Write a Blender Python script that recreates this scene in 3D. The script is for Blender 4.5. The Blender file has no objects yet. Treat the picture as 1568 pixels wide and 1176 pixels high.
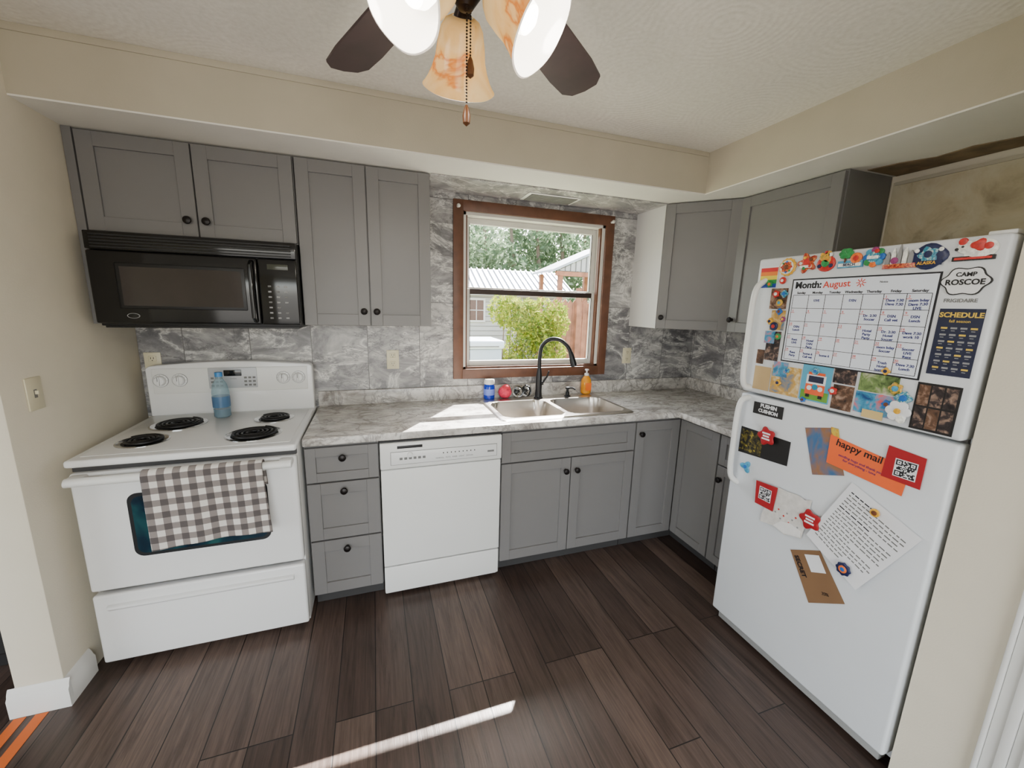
import bpy, bmesh, math, random
import numpy as np
from mathutils import Matrix, Vector
random.seed(7); rng=np.random.default_rng(7)
scn=bpy.context.scene
# ---------------------------------------------------------------- materials
def lin(c):
    return tuple(((v/255)/12.92 if v/255<=.04045 else ((v/255+.055)/1.055)**2.4) for v in c)+(1,)
class NT:
    def __init__(s,name):
        s.m=bpy.data.materials.new(name); s.m.use_nodes=True; s.t=s.m.node_tree; s.b=s.t.nodes['Principled BSDF']
    def n(s,t,**k):
        nd=s.t.nodes.new(t)
        for a,v in k.items(): setattr(nd,a,v)
        return nd
    def l(s,a,b): s.t.links.new(a,b)
    def co(s): return s.n('ShaderNodeTexCoord').outputs['Object']
    def math(s,op,a,b=None):
        m=s.n('ShaderNodeMath',operation=op)
        for i,v in enumerate((a,b)):
            if v is None: continue
            if isinstance(v,(int,float)): m.inputs[i].default_value=v
            else: s.l(v,m.inputs[i])
        return m.outputs[0]
    def noise(s,vec,scale,detail=4,rough=.55,dist=0):
        n=s.n('ShaderNodeTexNoise'); n.inputs['Scale'].default_value=scale; n.inputs['Detail'].default_value=detail
        n.inputs['Roughness'].default_value=rough; n.inputs['Distortion'].default_value=dist
        if vec is not None: s.l(vec,n.inputs['Vector'])
        return n.outputs['Fac']
    def ramp(s,fac,stops):
        r=s.n('ShaderNodeValToRGB'); e=r.color_ramp.elements
        while len(e)<len(stops): e.new(.5)
        for i,(p,c) in enumerate(stops): e[i].position=p; e[i].color=c
        s.l(fac,r.inputs[0]); return r.outputs[0]
    def mix(s,f,a,b,mode='MIX'):
        m=s.n('ShaderNodeMix',data_type='RGBA',blend_type=mode)
        for i,v in ((0,f),(6,a),(7,b)):
            if isinstance(v,(int,float,tuple)): m.inputs[i].default_value=v
            else: s.l(v,m.inputs[i])
        return m.outputs[2]
    def bump(s,h,strength=.2,dist=.01):
        b=s.n('ShaderNodeBump'); b.inputs['Strength'].default_value=strength; b.inputs['Distance'].default_value=dist
        s.l(h,b.inputs['Height']); s.l(b.outputs[0],s.b.inputs['Normal'])
    def sc(s,vec,x,y,z):
        m=s.n('ShaderNodeMapping'); m.inputs['Scale'].default_value=(x,y,z); s.l(vec,m.inputs['Vector']); return m.outputs[0]
def M(name,c,rough=.5,metal=0,var=.04,bump=0,bscale=200,coat=0,emit=0,nscale=6):
    t=NT(name); col=lin(c)
    co=t.co(); f=t.noise(co,nscale,3)
    dark=tuple(v*(1-var) for v in col[:3])+(1,); lite=tuple(min(1,v*(1+var)) for v in col[:3])+(1,)
    t.l(t.ramp(f,[(.3,dark),(.7,lite)]),t.b.inputs['Base Color'])
    t.b.inputs['Roughness'].default_value=rough; t.b.inputs['Metallic'].default_value=metal
    if coat: t.b.inputs['Coat Weight'].default_value=coat
    if bump: t.bump(t.noise(co,bscale,3),bump,.002)
    if emit: t.b.inputs['Emission Color'].default_value=col; t.b.inputs['Emission Strength'].default_value=emit
    return t.m
# walls
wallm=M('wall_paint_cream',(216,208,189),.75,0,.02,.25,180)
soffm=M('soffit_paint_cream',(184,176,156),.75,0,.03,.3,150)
soffu=M('soffit_underside_lit_paint',(232,229,220),.7,0,.02,.3,150)  # white underside, its colour raised to carry light from the window
trimw=M('trim_paint_white',(218,217,213),.4,0,.02)
def ceil_mat():
    t=NT('ceiling_swirl_plaster'); co=t.co()
    v=t.n('ShaderNodeTexVoronoi'); v.inputs['Scale'].default_value=2.6; t.l(co,v.inputs['Vector'])
    ring=t.math('SINE',t.math('MULTIPLY',v.outputs['Distance'],110.0))
    n=t.noise(co,70,4); h=t.math('ADD',t.math('MULTIPLY',t.math('MULTIPLY',ring,.9),t.noise(co,4,2)),n)
    t.bump(h,.22,.003)
    t.l(t.ramp(n,[(.3,lin((218,213,202))),(.7,lin((230,226,216)))]),t.b.inputs['Base Color']); t.b.inputs['Roughness'].default_value=.8
    return t.m
ceilm=ceil_mat()
def floor_mat():
    t=NT('floor_vinyl_planks'); co=t.co()
    sp=t.n('ShaderNodeSeparateXYZ'); t.l(co,sp.inputs[0])
    cb=t.n('ShaderNodeCombineXYZ'); t.l(sp.outputs[1],cb.inputs[0]); t.l(sp.outputs[0],cb.inputs[1])
    br=t.n('ShaderNodeTexBrick'); br.offset=.37; br.offset_frequency=3
    br.inputs['Brick Width'].default_value=1.22; br.inputs['Row Height'].default_value=.140
    br.inputs['Mortar Size'].default_value=.0022; br.inputs['Mortar Smooth'].default_value=.2; br.inputs['Scale'].default_value=1
    br.inputs['Color1'].default_value=(0,0,0,1); br.inputs['Color2'].default_value=(1,1,1,1); br.inputs['Mortar'].default_value=(.5,.5,.5,1)
    t.l(cb.outputs[0],br.inputs['Vector'])
    add=t.n('ShaderNodeVectorMath',operation='MULTIPLY_ADD'); t.l(br.outputs['Color'],add.inputs[0]); add.inputs[1].default_value=(7,13,3); t.l(co,add.inputs[2])
    g=t.noise(t.sc(add.outputs[0],24,1.5,1),1.5,9,.68,1.1)
    g2=t.noise(t.sc(add.outputs[0],190,6,1),1.0,3,.6)
    base=t.ramp(br.outputs['Color'],[(0,lin((62,49,43))),(.5,lin((80,65,58))),(1,lin((101,84,75)))])
    gr=t.ramp(g,[(.30,(.32,.30,.29,1)),(.5,(1,1,1,1)),(.75,(1.55,1.52,1.48,1))])
    c=t.mix(.8,base,gr,'MULTIPLY'); c=t.mix(.45,c,t.ramp(g2,[(.3,(.4,.4,.4,1)),(.7,(1.3,1.3,1.3,1))]),'MULTIPLY')
    c=t.mix(br.outputs['Fac'],c,lin((22,16,14)))
    t.l(c,t.b.inputs['Base Color']); 
    t.l(t.math('ADD',t.math('MULTIPLY',g,.28),.22),t.b.inputs['Roughness'])
    t.bump(t.math('SUBTRACT',t.math('ADD',g,t.math('MULTIPLY',g2,.4)),t.math('MULTIPLY',br.outputs['Fac'],1.5)),.35,.002)
    return t.m
floorm=floor_mat()
def tile_mat():
    t=NT('marble_tile'); co=t.co()
    sp=t.n('ShaderNodeSeparateXYZ'); t.l(co,sp.inputs[0])
    u=t.math('SUBTRACT',sp.outputs[0],sp.outputs[1])
    v=t.math('SUBTRACT',sp.outputs[2],t.math('MULTIPLY',sp.outputs[1],0.0))
    cb=t.n('ShaderNodeCombineXYZ'); t.l(u,cb.inputs[0]); t.l(v,cb.inputs[1])
    mp=t.n('ShaderNodeMapping'); mp.inputs['Location'].default_value=(0.01,.30,0); t.l(cb.outputs[0],mp.inputs[0])
    br=t.n('ShaderNodeTexBrick'); br.offset=0
    br.inputs['Brick Width'].default_value=.305; br.inputs['Row Height'].default_value=.61
    br.inputs['Mortar Size'].default_value=.0020; br.inputs['Scale'].default_value=1
    br.inputs['Color1'].default_value=(0,0,0,1); br.inputs['Color2'].default_value=(1,1,1,1); br.inputs['Mortar'].default_value=(.5,.5,.5,1)
    t.l(mp.outputs[0],br.inputs['Vector'])
    add=t.n('ShaderNodeVectorMath',operation='MULTIPLY_ADD'); t.l(br.outputs['Color'],add.inputs[0]); add.inputs[1].default_value=(5,3,4); t.l(co,add.inputs[2])
    # slanted flow so the veining runs diagonally
    rot=t.n('ShaderNodeMapping'); rot.inputs['Rotation'].default_value=(0,.7,0); rot.inputs['Scale'].default_value=(1.0,1.0,1.9); t.l(add.outputs[0],rot.inputs[0])
    big=t.noise(rot.outputs[0],3.2,10,.72,.6)
    vein=t.noise(rot.outputs[0],2.6,9,.64,.8)
    va=t.math('ABSOLUTE',t.math('SUBTRACT',vein,.5))
    base=t.ramp(big,[(.30,lin((92,91,94))),(.45,lin((130,128,130))),(.54,lin((166,164,163))),(.68,lin((206,204,200)))])
    tone=t.ramp(br.outputs['Color'],[(0,(.72,.72,.73,1)),(1,(1.14,1.14,1.12,1))])
    c=t.mix(1.0,base,tone,'MULTIPLY')
    c=t.mix(t.ramp(va,[(0,(.9,.9,.9,1)),(.010,(.35,.35,.35,1)),(.045,(0,0,0,1))]),c,lin((232,230,225)))
    v2=t.math('ABSOLUTE',t.math('SUBTRACT',t.noise(rot.outputs[0],3.6,9,.70,.4),.47))
    c=t.mix(t.ramp(v2,[(0,(.7,.7,.7,1)),(.022,(0,0,0,1))]),c,lin((82,80,84)))
    c=t.mix(br.outputs['Fac'],c,lin((104,102,101)))
    t.l(c,t.b.inputs['Base Color']); t.b.inputs['Roughness'].default_value=.30
    t.bump(t.math('MULTIPLY',br.outputs['Fac'],-1.0),.5,.0012)
    return t.m
tilem=tile_mat()
def counter_mat():
    t=NT('laminate_counter'); co=t.co()
    a=t.noise(t.sc(co,1,1.8,1.5),5,9,.7,.9); b=t.noise(co,42,6,.7,.5); d=t.noise(t.sc(co,1,1.7,1),4,8,.62,1.2)
    c=t.ramp(a,[(.30,lin((134,128,123))),(.44,lin((180,175,169))),(.56,lin((214,210,204))),(.75,lin((228,225,220)))])
    c=t.mix(t.ramp(b,[(.52,(0,0,0,1)),(.72,(.6,.6,.6,1))]),c,lin((126,119,114)))
    va=t.math('ABSOLUTE',t.math('SUBTRACT',d,.5))
    c=t.mix(t.ramp(va,[(0,(.65,.65,.65,1)),(.03,(0,0,0,1))]),c,lin((112,106,104)))
    t.l(c,t.b.inputs['Base Color']); t.b.inputs['Roughness'].default_value=.22
    return t.m
counterm=counter_mat()
cab=M('cabinet_paint_grey',(115,113,112),.40,0,.015)
cablite=M('cabinet_side_window_lit',(206,205,202),.35,0,.01)  # pale side panel colour stands in for window light on that face
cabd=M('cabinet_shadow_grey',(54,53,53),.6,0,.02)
knobm=M('knob_black_bronze',(28,24,23),.35,.6)
blackg=M('black_gloss_plastic',(13,13,14),.12,0,.02)
blackm=M('black_matte_plastic',(18,18,19),.45,0,.02)
greypr=M('grey_print',(140,140,140),.5)
whitee=M('white_enamel',(224,224,223),.18,0,.01)
whitep=M('white_plastic',(220,220,217),.35,0,.01)
whitef=M('fridge_textured_white',(210,213,216),.38,0,.015,.12,420)
offw=M('shadow_line_grey',(110,110,108),.6)
steel=M('stainless_steel',(196,190,182),.28,1,.05,.1,300)
chrome=M('chrome',(205,205,205),.12,1,.02)
coil=M('burner_coil',(26,25,26),.45,.3)
ivory=M('outlet_ivory',(212,204,174),.35,0,.01)
slotm=M('outlet_slot',(50,45,40),.6)
brownw=M('window_wood_brown',(100,64,45),.45,0,.2,.15,40,nscale=14)
brownd=M('window_gap_dark',(48,34,28),.6)
vinyl=M('window_vinyl',(214,212,204),.35)
faucm=M('faucet_matte_black',(20,21,24),.32,.3)
bladem=M('fan_blade_walnut',(62,44,44),.55,0,.2,nscale=10)
bronze=M('fan_bronze',(46,37,33),.35,.7)
orange_t=M('orange_tape',(214,104,40),.6)
def pane_mat():
    t=NT('window_glass_pane'); out=t.t.nodes['Material Output']
    tr=t.n('ShaderNodeBsdfTransparent'); gl=t.n('ShaderNodeBsdfGlossy'); gl.inputs['Roughness'].default_value=.02
    mx=t.n('ShaderNodeMixShader'); mx.inputs[0].default_value=.04; t.l(tr.outputs[0],mx.inputs[1]); t.l(gl.outputs[0],mx.inputs[2]); t.l(mx.outputs[0],out.inputs[0]); return t.m
pane=pane_mat()
def clear(name,c,fac=.35):
    t=NT(name); out=t.t.nodes['Material Output']
    tr=t.n('ShaderNodeBsdfTransparent'); tr.inputs[0].default_value=lin(c)
    t.b.inputs['Base Color'].default_value=lin(c); t.b.inputs['Roughness'].default_value=.08
    mx=t.n('ShaderNodeMixShader'); mx.inputs[0].default_value=fac; t.l(tr.outputs[0],mx.inputs[1]); t.l(t.b.outputs[0],mx.inputs[2]); t.l(mx.outputs[0],out.inputs[0]); return t.m
def gingham():
    t=NT('gingham_cloth'); co=t.co(); sp=t.n('ShaderNodeSeparateXYZ'); t.l(co,sp.inputs[0])
    x=t.math('ADD',sp.outputs[0],t.math('MULTIPLY',sp.outputs[2],.03)); z=t.math('SUBTRACT',sp.outputs[2],t.math('MULTIPLY',sp.outputs[0],.03))
    def st(v): return t.math('LESS_THAN',t.math('FRACT',t.math('MULTIPLY',v,1/.050)),.5)
    s=t.math('MULTIPLY',t.math('ADD',st(x),st(z)),.5)
    r=t.ramp(s,[(0,lin((212,207,200))),(.5,lin((130,122,118))),(1,lin((82,76,75)))]); 
    t.l(r,t.b.inputs['Base Color']); t.b.inputs['Roughness'].default_value=.95
    t.bump(t.noise(co,500,2),.4,.002); return t.m
gingh=gingham()
def glassm(name,stops,tr,emit=0,dist=1.2):
    t=NT(name); out=t.t.nodes['Material Output']; co=t.co()
    c=t.ramp(t.noise(co,9,4,.5,dist),stops)
    d=t.n('ShaderNodeBsdfDiffuse'); tl=t.n('ShaderNodeBsdfTranslucent'); t.l(c,d.inputs[0]); t.l(c,tl.inputs[0])
    mx=t.n('ShaderNodeMixShader'); mx.inputs[0].default_value=tr; t.l(d.outputs[0],mx.inputs[1]); t.l(tl.outputs[0],mx.inputs[2])
    g=t.n('ShaderNodeBsdfGlossy'); g.inputs['Roughness'].default_value=.12
    m2=t.n('ShaderNodeMixShader'); m2.inputs[0].default_value=.05; t.l(mx.outputs[0],m2.inputs[1]); t.l(g.outputs[0],m2.inputs[2])
    t.l(m2.outputs[0],out.inputs[0]); return t.m
alabm=glassm('alabaster_glass',[(.36,lin((242,218,168))),(.53,lin((234,196,128))),(.585,lin((206,126,48))),(.64,lin((238,202,140)))],.45)
shadein=glassm('shade_inner_white_glass',[(.3,lin((226,223,216))),(.7,lin((232,230,226)))],.22)
bulbm=M('light_bulb_glow',(255,250,240),.3,emit=9)
def patchwall():
    t=NT('bare_plaster_patch'); co=t.co(); f=t.noise(co,5,7,.62,.6)
    t.l(t.ramp(f,[(.3,lin((128,115,92))),(.5,lin((186,174,146))),(.62,lin((196,188,164))),(.75,lin((146,132,106)))]),t.b.inputs['Base Color']); t.b.inputs['Roughness'].default_value=.85; return t.m
patchm=patchwall()
def photo(name,cols,scale=14,rough=.3):
    t=NT(name); f=t.noise(t.co(),scale,3,.6,.6)
    n=len(cols); t.l(t.ramp(f,[(.3+.42*i/(n-1),lin(c)) for i,c in enumerate(cols)]),t.b.inputs['Base Color']); t.b.inputs['Roughness'].default_value=rough; return t.m
ovenwin=photo('oven_window_reflection_tint',[(12,20,30),(18,40,54),(30,74,78),(60,108,92)],4,.08)  # dark glass with a green-blue reflection painted in as noise colours
# ---------------------------------------------------------------- builder
class B:
    def __init__(s,name): s.name=name; s.V=[]; s.F=[]; s.I=[]; s.mats=[]; s.M=Matrix()
    def mi(s,m):
        if m not in s.mats: s.mats.append(m)
        return s.mats.index(m)
    def add(s,vs,fs,m,X=None):
        o=len(s.V); T=s.M@X if X is not None else s.M
        s.V+= [tuple(T@Vector(v)) for v in vs]; i=s.mi(m)
        for f in fs: s.F.append(tuple(o+k for k in f)); s.I.append(i)
    def bmadd(s,bm,m,X=None):
        bm.verts.index_update(); s.add([v.co.copy() for v in bm.verts],[[v.index for v in f.verts] for f in bm.faces],m,X); bm.free()
    def box(s,x0,x1,y0,y1,z0,z1,m,bev=0,seg=2,X=None):
        bm=bmesh.new(); bmesh.ops.create_cube(bm,size=1)
        for v in bm.verts: v.co=Vector(((x0+x1)/2+v.co.x*abs(x1-x0),(y0+y1)/2+v.co.y*abs(y1-y0),(z0+z1)/2+v.co.z*abs(z1-z0)))
        if bev: bmesh.ops.bevel(bm,geom=list(bm.edges),offset=bev,segments=seg,affect='EDGES',profile=.5)
        s.bmadd(bm,m,X)
    def prism(s,pts,axis,a,b,m,bev=0,seg=2):
        def mk(p,w):
            return {0:(w,p[0],p[1]),1:(p[0],w,p[1]),2:(p[0],p[1],w)}[axis]
        bm=bmesh.new(); A=[bm.verts.new(mk(p,a)) for p in pts]; C=[bm.verts.new(mk(p,b)) for p in pts]
        bm.faces.new(A); bm.faces.new(C[::-1]); n=len(pts)
        for i in range(n): bm.faces.new((A[i],C[i],C[(i+1)%n],A[(i+1)%n]))
        bmesh.ops.recalc_face_normals(bm,faces=bm.faces)
        if bev: bmesh.ops.bevel(bm,geom=list(bm.edges),offset=bev,segments=seg,affect='EDGES',profile=.5)
        s.bmadd(bm,m)
    def lathe(s,prof,m,X=None,n=28,closed=True,wave=None):
        vs=[];fs=[]
        for j,(r,z) in enumerate(prof):
            for i in range(n):
                a=2*math.pi*i/n; rr=r*(1+(wave(a,j) if wave else 0)); vs.append((rr*math.cos(a),rr*math.sin(a),z))
        for j in range(len(prof)-1):
            for i in range(n): fs.append((j*n+i,j*n+(i+1)%n,(j+1)*n+(i+1)%n,(j+1)*n+i))
        if closed:
            if prof[0][0]>1e-5: fs.append(tuple(range(n))[::-1])
            if prof[-1][0]>1e-5: fs.append(tuple((len(prof)-1)*n+i for i in range(n)))
        s.add(vs,fs,m,X)
    def cyl(s,c,d,r,h,m,n=24,bev=0):
        X=Matrix.Translation(c)@Vector(d).to_track_quat('Z','Y').to_matrix().to_4x4()
        p=[(r,0),(r,h)] if not bev else [(r-bev,0),(r,bev),(r,h-bev),(r-bev,h)]
        s.lathe(p,m,X,n)
    def tube(s,path,r,m,n=12,flat=1.0,closed=False):
        P=[Vector(p) for p in path]; vs=[];fs=[]; N=len(P)
        t=(P[1]-P[0]).normalized(); nrm=t.orthogonal().normalized()
        for i,p in enumerate(P):
            t2=((P[min(i+1,N-1)]-P[max(i-1,0)]).normalized())
            nrm=(nrm-t2*nrm.dot(t2)).normalized(); bn=t2.cross(nrm)
            rr=r[i] if isinstance(r,(list,tuple)) else r
            for k in range(n):
                a=2*math.pi*k/n; vs.append(p+nrm*rr*math.cos(a)+bn*rr*flat*math.sin(a))
        for i in range(N-1):
            for k in range(n): fs.append((i*n+k,i*n+(k+1)%n,(i+1)*n+(k+1)%n,(i+1)*n+k))
        fs.append(tuple(range(n))[::-1]); fs.append(tuple((N-1)*n+k for k in range(n)))
        s.add(vs,fs,m)
    def sphere(s,c,r,m,sc=(1,1,1),sub=3):
        bm=bmesh.new(); bmesh.ops.create_icosphere(bm,subdivisions=sub,radius=r)
        for v in bm.verts: v.co=Vector((v.co.x*sc[0]+c[0],v.co.y*sc[1]+c[1],v.co.z*sc[2]+c[2]))
        s.bmadd(bm,m)
    def text(s,txt,size,m,X,align='CENTER',bold=0):
        cu=bpy.data.curves.new('t','FONT'); cu.body=txt; cu.size=size; cu.align_x=align; cu.align_y='CENTER'; cu.extrude=.0003; cu.resolution_u=3; cu.offset=bold
        o=bpy.data.objects.new('t',cu); bpy.context.collection.objects.link(o)
        dg=bpy.context.evaluated_depsgraph_get(); me=o.evaluated_get(dg).to_mesh()
        vs=[v.co.copy() for v in me.vertices]; fs=[tuple(p.vertices) for p in me.polygons]
        if vs: s.add(vs,fs,m,X)
        bpy.data.objects.remove(o); bpy.data.curves.remove(cu)
    def done(s,sharp=35):
        me=bpy.data.meshes.new(s.name); me.from_pydata(s.V,[],s.F)
        for m in s.mats: me.materials.append(m)
        me.polygons.foreach_set('material_index',s.I); me.polygons.foreach_set('use_smooth',[True]*len(s.F))
        me.update(); me.set_sharp_from_angle(angle=math.radians(sharp))
        o=bpy.data.objects.new(s.name,me); bpy.context.collection.objects.link(o); return o
def smooth_path(pts,n=8):
    P=[Vector(p) for p in pts]; out=[]
    for i in range(len(P)-1):
        p0=P[max(i-1,0)];p1=P[i];p2=P[i+1];p3=P[min(i+2,len(P)-1)]
        for k in range(n):
            t=k/n; out.append(.5*((2*p1)+(-p0+p2)*t+(2*p0-5*p1+4*p2-p3)*t*t+(-p0+3*p1-3*p2+p3)*t**3))
    out.append(P[-1]); return out
RX=2.72; ZC=2.403; ZS=2.181; CT=.914
YB=-4.6; XL=-3.6
# ---------------------------------------------------------------- room shell
b=B('floor'); b.box(XL,RX+.12,YB,.12,-.06,0,floorm); b.done()
b=B('ceiling'); b.box(XL,RX+.12,YB,.12,ZC,ZC+.1,ceilm); b.done()
WX0,WX1,WZ0,WZ1=.86,1.862,1.105,2.085
b=B('wall_back')
b.box(XL,WX0,0,.12,0,ZC,wallm); b.box(WX1,RX+.12,0,.12,0,ZC,wallm); b.box(WX0,WX1,0,.12,0,WZ0,wallm); b.box(WX0,WX1,0,.12,WZ1,ZC,wallm); b.done()
b=B('wall_right'); b.box(RX,RX+.12,-1.965,0,0,ZC,wallm)
b.box(1.905,RX+.12,-2.13,-1.965,0,ZC,wallm); b.box(1.905,RX+.12,-2.95,-2.13,2.08,ZC,wallm); b.box(1.905,RX+.12,YB,-2.95,0,ZC,wallm); b.box(2.3,2.42,-2.95,-2.13,0,2.08,wallm); b.done()
b=B('wall_left'); b.box(-.96,-.822,-.84,0,0,ZC,wallm,.004); b.done()
b=B('wall_left.001'); b.box(XL-.1,XL,YB,-3.6,0,ZC,wallm); b.box(XL-.1,XL,-1.4,0,0,ZC,wallm); b.box(XL-.1,XL,-3.6,-1.4,2.1,ZC,wallm); b.done()
b=B('wall_front'); b.box(XL,-1.2,YB-.1,YB,0,ZC,wallm); b.box(1.6,RX,YB-.1,YB,0,ZC,wallm); b.box(-1.2,1.6,YB-.1,YB,2.1,ZC,wallm); b.done()
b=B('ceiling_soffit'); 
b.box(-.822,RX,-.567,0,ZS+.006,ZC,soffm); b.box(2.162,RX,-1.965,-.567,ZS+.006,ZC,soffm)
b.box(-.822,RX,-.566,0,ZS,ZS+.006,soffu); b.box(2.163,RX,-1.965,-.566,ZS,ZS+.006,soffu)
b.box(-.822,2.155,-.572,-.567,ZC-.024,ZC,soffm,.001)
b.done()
b=B('ceiling_marble_panel'); b.box(.632,2.108,-.318,-.008,ZS-.006,ZS-.001,tilem); b.done()
b=B('air_vent_grille')
b.box(1.21,1.55,-.225,-.06,ZS-.012,ZS-.0065,whitep,.002)
for i in range(9): b.box(1.23,1.53,-.21+i*.016,-.204+i*.016,ZS-.016,ZS-.0115,offw)
b.done()
b=B('wall_backsplash')
def bs(x0,x1,z0,z1): b.box(x0,x1,-.007,-.0005,z0,z1,tilem)
bs(-.82,WX0-.03,.9,ZS-.002); bs(WX1+.03,RX-.008,.9,ZS-.002); bs(WX0-.03,WX1+.03,.9,WZ0-.02); bs(WX0-.03,WX1+.03,WZ1+.02,ZS-.002)
b.box(RX-.007,RX-.0005,-1.2,-.0,.9,1.42,tilem); b.done()
b=B('wall_patch_unpainted'); b.box(RX-.004,RX-.0005,-1.96,-1.18,1.2,2.15,patchm)
b.box(RX-.012,RX-.001,-1.96,-1.19,2.135,2.15,soffm)
b.prism([(2.50,-1.19),(RX-.01,-1.19),(RX-.01,-1.95),(2.60,-1.95),(2.575,-1.80),(2.60,-1.66),(2.55,-1.52),(2.57,-1.40),(2.52,-1.30)],2,ZS-.004,ZS-.0005,M('torn_paper_stain',(122,104,78),.9,0,.35,nscale=12)); b.done()
b=B('baseboard_left')
def base_prof(w0,s): return [(w0,0),(w0+s*.018,0),(w0+s*.018,.075),(w0+s*.012,.084),(w0+s*.010,.094),(w0+s*.004,.108),(w0,.112)]
b.prism(base_prof(-.8215,1),1,-.8395,-.70,trimw)
b.prism(base_prof(-.8405,-1),0,-.978,-.8035,trimw)
b.prism(base_prof(-.9605,-1),1,-.8395,-.001,trimw); b.done()
b=B('trim_1')
for i,(y0,y1,xo) in enumerate([(-2.225,-2.205,.022),(-2.205,-2.185,.012),(-2.185,-2.165,.020),(-2.165,-2.14,.012),(-2.14,-2.13,.022)]):
    b.box(1.905-xo,1.9045,y0,y1,0,2.14,trimw,.003)
b.done()
# window
b=B('window_1')
T=.058
b.box(WX0-T,WX0+.006,-.026,-.0075,WZ0-T,WZ1+T,brownw,.004); b.box(WX1-.006,WX1+T,-.026,-.0075,WZ0-T,WZ1+T,brownw,.004)
b.box(WX0,WX1,-.0255,-.0075,WZ1-.006,WZ1+T,brownw,.004); b.box(WX0,WX1,-.03,-.0075,WZ0-T,WZ0+.006,brownw,.004)
J=.024
b.box(WX0,WX0+J,-.008,.115,WZ0,WZ1,vinyl); b.box(WX1-J,WX1,-.008,.115,WZ0,WZ1,vinyl); b.box(WX0,WX1,-.008,.115,WZ1-J,WZ1,vinyl); b.box(WX0,WX1,-.008,.115,WZ0,WZ0+.018,brownw)
def sash(x0,x1,z0,z1,y,w,m,botm=None):
    b.box(x0,x0+w,y,y+.03,z0,z1,m,.003); b.box(x1-w,x1,y,y+.03,z0,z1,m,.003); b.box(x0+w,x1-w,y,y+.03,z1-w,z1,botm or m,.003); b.box(x0+w,x1-w,y,y+.03,z0,z0+w,m,.003)
    b.box(x0+w,x1-w,y+.012,y+.016,z0+w,z1-w,pane)
    for a in (x0+w,x1-w-.004): b.box(a,a+.004,y-.001,y+.001,z0+w,z1-w,brownd)
ix0,ix1=WX0+J,WX1-J
sash(ix0,ix1,1.60,WZ1-J,.066,.036,vinyl)
sash(ix0,ix1,WZ0+.018,1.625,.030,.034,vinyl,brownd)
b.box(ix1-.012,ix1,.0,.03,WZ0+.018,WZ1-J,brownw); b.box(ix0,ix0+.010,.0,.03,WZ0+.018,WZ1-J,brownw)
b.box(1.33,1.39,.022,.032,1.622,1.635,vinyl,.002)
for x in (WX0-.03,WX1+.03):
    b.cyl((x,-.026,2.10),(0,-1,0),.008,.02,vinyl,10); b.sphere((x,-.05,2.10),.012,vinyl,sub=2)
b.done()
# ---------------------------------------------------------------- cabinets
def knob(b,x,z,y):
    X=Matrix.Translation((x,y,z))@Matrix.Rotation(math.pi/2,4,'X')
    b.lathe([(.010,0),(.006,.004),(.006,.012),(.015,.016),(.017,.021),(.015,.026),(.008,.029),(0,.0295)],knobm,X,20)
def door(b,x0,x1,z0,z1,y=0,st=.057,kn=None,m=None):
    m=m or cab; t=.02; g=.0018
    x0+=g;x1-=g;z0+=g;z1-=g
    b.box(x0,x0+st,y-t,y,z0,z1,m,.0012,1); b.box(x1-st,x1,y-t,y,z0,z1,m,.0012,1)
    b.box(x0+st,x1-st,y-t,y,z1-st,z1,m,.0012,1); b.box(x0+st,x1-st,y-t,y,z0,z0+st,m,.0012,1)
    b.box(x0+st-.002,x1-st+.002,y-.010,y-.001,z0+st-.002,z1-st+.002,m)
    if kn: knob(b,kn[0],kn[1],y-t)
def carcass(b,x0,x1,y0,y1,z0,z1): b.box(x0,x1,y0,y1,z0,z1,cab,.0008,1)
R90=lambda x,y: Matrix.Translation((x,y,0))@Matrix.Rotation(-math.pi/2,4,'Z')
UB=1.401; UT=2.179; UY=-.304
b=B('wall_cabinet'); b.box(-.820,-.79,UY-.018,-.0085,UB,UT,cab); carcass(b,-.79,-.003,UY,-.0085,1.785,UT)
door(b,-.785,-.397,1.787,UT-.004,UY,kn=(-.43,1.855)); door(b,-.395,-.005,1.787,UT-.004,UY,kn=(-.36,1.855)); b.done()
b=B('wall_cabinet'); carcass(b,0,.627,UY,-.0085,UB,UT)
door(b,.002,.313,UB,UT-.004,UY,kn=(.283,1.475)); door(b,.315,.625,UB,UT-.004,UY,kn=(.345,1.475)); b.done()
b=B('wall_cabinet')
cl=RX-.008
b.prism([(2.11,-.0085),(cl,-.0085),(cl,-.61),(2.415,-.61),(2.11,-.305)],2,UB,UT,cab)
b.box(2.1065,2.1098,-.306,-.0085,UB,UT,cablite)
b.M=Matrix.Translation((2.11,-.305,0))@Matrix.Rotation(-math.pi/4,4,'Z')
door(b,.003,.428,UB,UT-.004,0,kn=(.032,1.475)); b.done()
b=B('wall_cabinet'); b.M=R90(2.415,-.612); carcass(b,0,.56,0,cl-2.415,UB,UT); door(b,.004,.556,UB,UT-.004,0,kn=(.034,1.475)); b.done()
BT=.875; BY=-.61
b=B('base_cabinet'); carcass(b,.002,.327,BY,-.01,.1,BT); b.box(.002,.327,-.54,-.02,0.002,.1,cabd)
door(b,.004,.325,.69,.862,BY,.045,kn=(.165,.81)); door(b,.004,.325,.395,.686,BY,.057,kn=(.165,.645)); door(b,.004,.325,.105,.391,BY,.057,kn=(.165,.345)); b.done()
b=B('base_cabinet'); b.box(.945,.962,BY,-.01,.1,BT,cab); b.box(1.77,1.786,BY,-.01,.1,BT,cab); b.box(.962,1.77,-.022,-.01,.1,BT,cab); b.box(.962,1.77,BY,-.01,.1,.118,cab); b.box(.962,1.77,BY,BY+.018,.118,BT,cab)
b.box(.945,1.786,-.54,-.02,.002,.1,cabd)
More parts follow.
